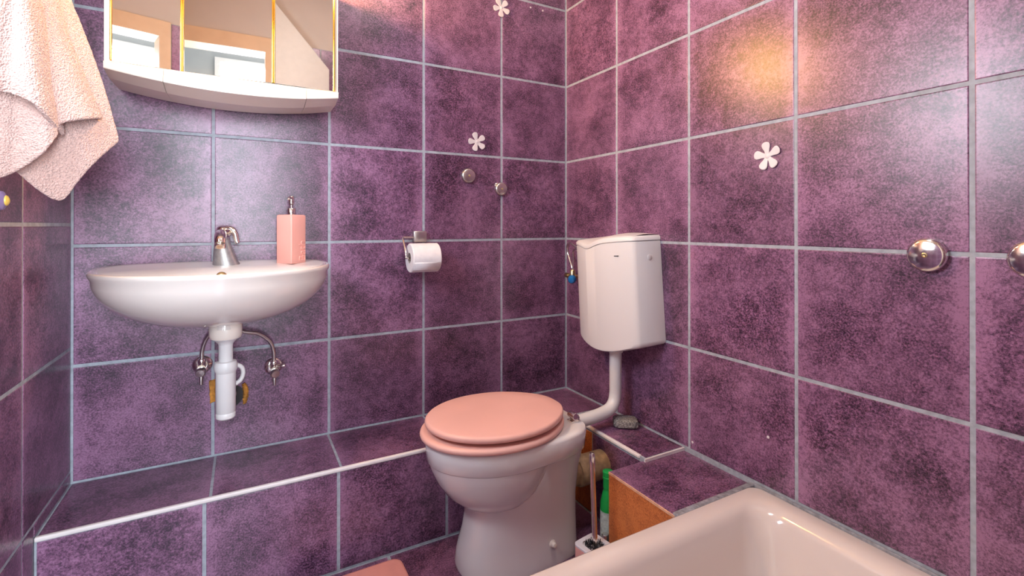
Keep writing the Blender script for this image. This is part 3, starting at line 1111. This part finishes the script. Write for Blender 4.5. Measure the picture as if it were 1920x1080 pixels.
flower((-.432, 0, 1.3455), (1, 0, 0), (0, -1, 0), .0385, math.radians(108), 'white flower on back wall, below the other one, above the chrome caps')
flower((-.3225, 0, 1.903), (1, 0, 0), (0, -1, 0), .0385, math.radians(50), 'white flower at the top edge, on vertical grout line of back wall')
flower((0, -.9445, 1.2005), (0, -1, 0), (-1, 0, 0), .0385, math.radians(98), 'white flower alone on the right wall beside the cistern', (0, .0, .06, -.1, .0))

# ------------------------------------------------------------------ towel hung at the left wall
FPX = 914.2
_f = Vector((math.sin(.5039), math.cos(.5039), .0031)).normalized()
_r = Vector((math.cos(.5039), -math.sin(.5039), 0))
_u = _r.cross(_f)


def at_y(px, py, y):
    d = _f + _r * ((px - 960) / FPX) + _u * ((420.7 - py) / FPX)
    eye = Vector((-1.2458, -1.7665, 1.0113))
    return eye + d * ((y - eye.y) / d.y)


towel_bm = bmesh.new()


def sheet(right, bottom_, y0, y1, fold, nu=26, nv=34, wob=.006, ph=0.0, top=1.72):
    """right: picture points of the right edge, top to bottom; bottom_: from the right corner to the left; hangs in the plane y0..y1"""
    R_ = catmull([at_y(px, py, y0) for px, py in right], 6)
    B_ = catmull([at_y(px, py, y0) for px, py in bottom_], 6)
    # extend upwards to the hook
    top_r = Vector((-1.628, y0 * .4 + -.5 * .6, top))
    R_ = [R_[0].lerp(top_r, 1 - i / 8) for i in range(8)] + R_

    def sample(L_, t):
        f = t * (len(L_) - 1)
        i = min(int(f), len(L_) - 2)
        return L_[i].lerp(L_[i + 1], f - i)
    rows = []
    for j in range(nv + 1):
        v = j / nv
        row = []
        e = sample(R_, v)
        for i in range(nu + 1):
            s = i / nu                   # 0 at the right edge, 1 at the left edge
            bt = sample(B_, s)
            tp = top_r.lerp(Vector((-1.640, y0, top)), s)
            left_x = bt.x
            x = e.x + (bt.x - B_[0].x) * (1 if v > 0 else 0) * min(1, v * 1.0 + .0) + (tp.x - top_r.x) * (1 - v)
            z = e.z + (bt.z - B_[0].z) * v ** 3
            y = e.y + fold * (1 - s) ** 0 * (0)
            edge = math.exp(-s * 6)
            y = y + fold * edge + wob * math.sin(s * 9 + ph + v * 1.3) * (.3 + v) + (y1 - y0) * s
            row.append(Vector((max(x, -1.652), y, z)))
        rows.append(row)
    vs = [[towel_bm.verts.new(p) for p in r] for r in rows]
    for a, b in zip(vs, vs[1:]):
        for i in range(nu):
            towel_bm.faces.new((a[i], a[i + 1], b[i + 1], b[i]))


sheet([(64, 0), (76, 80), (84, 150), (94, 205), (99, 246)], [(99, 246), (88, 222), (66, 196), (30, 180), (0, 175), (-30, 173)], -.560, -.60, .055, ph=.5)
sheet([(64, 0), (74, 80), (84, 150), (96, 215), (101, 250)], [(101, 250), (86, 284), (52, 309), (20, 328), (0, 337), (-30, 350)], -.545, -.555, .02, ph=2.0, wob=.004)
sheet([(104, 0), (120, 60), (142, 120), (160, 170), (180, 214)], [(180, 214), (160, 225), (125, 238), (100, 262), (60, 280), (10, 300)], -.490, -.56, .045, ph=.2)
sheet([(128, 0), (150, 52), (174, 115), (196, 180), (219, 262)], [(219, 262), (190, 300), (160, 340), (132, 378), (100, 366), (50, 318), (10, 290)], -.430, -.54, .020, ph=1.2, nu=34)
tw = obj('towel', towel_bm, 'towel')
md = tw.modifiers.new('solid', 'SOLIDIFY')
md.thickness, md.offset = .007, 0
sb = tw.modifiers.new('sub', 'SUBSURF')
sb.levels = sb.render_levels = 2
tx = D.textures.new('pile', 'CLOUDS')
tx.noise_scale = .006
dm = tw.modifiers.new('pile', 'DISPLACE')
dm.texture, dm.strength, dm.mid_level, dm.texture_coords = tx, .0022, .5, 'GLOBAL'
tag(tw, 'pale pink terry towel hanging in folds on left wall', 'towel')
bm = bmesh.new()
lathe(bm, [(.016, 0), (.016, .004), (.006, .008), (.006, .022), (.010, .030), (.009, .036), (.001, .038)], (XL, -.53, 1.722), (1, 0, .3), 20)
tag(obj('towel_hook', bm, 'chrome'), 'small chrome hook above the pink towel, out of picture', 'hook')
kn = thing('towel_hook', 'round mauve wall hook with yellow centre on left wall', 'hook', (XL, -.528, 1.058))
bm = bmesh.new()
lathe(bm, [(.012, 0), (.010, .006), (.017, .012), (.0195, .020), (.017, .028), (.010, .032), (.001, .033)], (0, 0, 0), (1, 0, 0), 28)
obj('ball', bm, 'knob', kn)
bm = bmesh.new()
lathe(bm, [(.010, .031), (.009, .034), (.004, .0365), (.001, .037)], (0, 0, 0), (1, -.0, 0), 20)
obj('centre', bm, 'yellow', kn)

# ------------------------------------------------------------------ tub
TX0, TX1, TY0, TY1 = -.86, -.004, -.902, -1.70
tub = thing('tub', 'white enamel shower tub with deep rounded basin in the corner', 'tub', ((TX0 + TX1) / 2, (TY0 + TY1) / 2, 0))


def rrect(i, r, z, n=8, sl=0.0):
    x0, x1, y1, y0 = TX0 + i, TX1 - i, TY0 - i, TY1 + i
    r = max(r, .002)
    out = []
    for cx, cy, a0 in ((x1 - r, y1 - r, 0), (x0 + r, y1 - r, 90), (x0 + r, y0 + r, 180), (x1 - r, y0 + r, 270)):
        for k in range(n + 1):
            a = math.radians(a0 + 90 * k / n)
            out.append((cx + r * math.cos(a), cy + r * math.sin(a), z))
    return out


bm = bmesh.new()
loft(bm, [rrect(.025, .03, 0), rrect(.025, .03, .255), rrect(.006, .03, .262), rrect(0, .03, .270), rrect(0, .03, .286), rrect(.003, .03, .293), rrect(.009, .03, .296),
          rrect(.040, .045, .295), rrect(.052, .055, .292), rrect(.062, .065, .284), rrect(.070, .075, .270), rrect(.082, .085, .22), rrect(.098, .095, .14),
          rrect(.112, .10, .105), rrect(.135, .11, .088), rrect(.17, .12, .082), rrect(.30, .10, .078)])
under(obj('shell', bm, 'tub_enamel', angle=60), tub)
bm = bmesh.new()
box(bm, (BOX_X, TY0 - .005, .27), (0, BOX_Y1 + .007, BOX_Z + .006))
box(bm, (-.006, TY1, .28), (.001, TY0, .2985))
under(obj('sealant', bm, 'seal', smooth=False, bevel=.002), tub)

# ------------------------------------------------------------------ small things by the toilet
bm = bmesh.new()
bmesh.ops.create_icosphere(bm, subdivisions=4, radius=1)
for v in bm.verts:
    c = v.co
    q = Vector([math.copysign(abs(t) ** .5, t) for t in c])
    v.co = Vector((q.x * .043, q.y * .032, q.z * .016))
    v.co *= 1 + .05 * math.sin(23 * c.x + 3) * math.sin(19 * c.y) + random.uniform(-.03, .03)
sp = obj('scouring_sponge', bm, 'pumice', smooth=False)
sp.location, sp.rotation_euler = (-.058, -.444, .3165), (0, 0, math.radians(-35))
tag(sp, 'sparkling grey scouring sponge lying on the ledge below the cistern', 'sponge')

HB = (-.388, -.684)
bh = thing('brush_holder', 'pink and white square toilet brush holder between toilet and tub', 'brush holder', (*HB, 0), (0, 0, math.radians(8)))


def sq(s, z, r=.014):
    return rsq(s, z, r, 5)


bm = bmesh.new()
loft(bm, [sq(.038, 0), sq(.040, .003), sq(.041, .116), sq(.041, .118)])
obj('body', bm, 'pink_soap', bh, angle=50)
bm = bmesh.new()
cir = lambda r, z: [(r * math.cos(math.radians(a)), r * math.sin(math.radians(a)), z) for a in [45 - 45 + (45 / 3) * k for k in range(24)]]
r24 = sq(.041, .118)
loft(bm, [sq(.0412, .1175), sq(.0412, .122), sq(.039, .1245), [(x * .031 / math.hypot(x, y), y * .031 / math.hypot(x, y), .1245) for x, y, z in r24],
          [(x * .030 / math.hypot(x, y), y * .030 / math.hypot(x, y), .119) for x, y, z in r24], [(x * .029 / math.hypot(x, y), y * .029 / math.hypot(x, y), .1185) for x, y, z in r24]])
obj('rim', bm, 'petal', bh, angle=40)
tb = thing('toilet_brush', 'chrome handled toilet brush standing in pink holder', 'toilet brush', (*HB, .1185))
bm = bmesh.new()
lathe(bm, [(.0085, .0), (.0085, .004), (.0075, .01), (.0075, .225), (.0085, .226), (.0085, .250), (.006, .256), (.001, .257)], (.004, .0, .0), (-.02, .03, 1), 20)
obj('handle', bm, 'chrome', tb)
bm = bmesh.new()
for k in range(220):
    a, rr = random.uniform(0, 2 * PI), random.uniform(.008, .024)
    p = Vector((rr * math.cos(a), rr * math.sin(a), .001))
    q = p + Vector((random.uniform(-1, 1), random.uniform(-1, 1), 1.2)).normalized() * random.uniform(.005, .011)
    t_ = Vector((random.uniform(-1, 1), random.uniform(-1, 1), 0)).normalized() * .0012
    vs = [bm.verts.new(w) for w in (p - t_, p + t_, q + t_, q - t_)]
    bm.faces.new(vs)
b_ = obj('bristles', bm, 'bristle', tb, smooth=False)
b_['kind'] = 'stuff'

gb = thing('cleaner_bottle', 'green bottle with green cap behind the low tiled box', 'bottle', (-.262, -.594, 0))
bm = bmesh.new()
lathe(bm, [(.020, 0), (.024, .004), (.024, .14), (.023, .165), (.016, .195), (.012, .205), (.012, .21)], (0, 0, 0), (0, 0, 1), 24)
obj('body', bm, 'green', gb)
bm = bmesh.new()
lathe(bm, [(.0243, .05), (.0243, .14)], (0, 0, 0), (0, 0, 1), 24)
obj('label_sleeve', bm, 'label_white', gb)
bm = bmesh.new()
lathe(bm, [(.0150, .207), (.0150, .236), (.0165, .237), (.0165, .241), (.015, .242), (.0165, .252), (.0165, .257), (.013, .259)], (0, 0, 0), (0, 0, 1), 24)
obj('cap', bm, 'green', gb)
sbt = thing('small_bottle', 'small dark smoky bottle on floor beside green bottle', 'bottle', (-.296, -.622, 0))
bm = bmesh.new()
lathe(bm, [(.014, 0), (.017, .003), (.017, .055), (.010, .066), (.009, .070)], (0, 0, 0), (0, 0, 1), 20)
obj('body', bm, 'smoke', sbt)
bm = bmesh.new()
lathe(bm, [(.0105, .069), (.0105, .088), (.009, .090)], (0, 0, 0), (0, 0, 1), 20)
obj('cap', bm, 'brushed', sbt)

sc = thing('bathroom_scale', 'flat pink scale with rounded corners on floor by the step', 'scale', (-.99, -.49, 0))


def rr2(hx_, hy_, r, z, n=8):
    out = []
    for cx, cy, a0 in ((1, 1, 0), (-1, 1, 90), (-1, -1, 180), (1, -1, 270)):
        for k in range(n + 1):
            a = math.radians(a0 + 90 * k / n)
            out.append((cx * (hx_ - r) + r * math.cos(a), cy * (hy_ - r) + r * math.sin(a), z))
    return out


bm = bmesh.new()
loft(bm, [rr2(.148, .140, .03, .012), rr2(.150, .142, .03, .016), rr2(.150, .142, .03, .036), rr2(.148, .140, .028, .0395), rr2(.142, .134, .026, .041)])
obj('platform', bm, 'pink_scale', sc, angle=50)
for sx in (-1, 1):
    for sy in (-1, 1):
        bm = bmesh.new()
        lathe(bm, [(.016, 0), (.017, .003), (.017, .0125)], (sx * .11, sy * .10, 0), (0, 0, 1), 20)
        obj('foot', bm, 'rubber', sc)
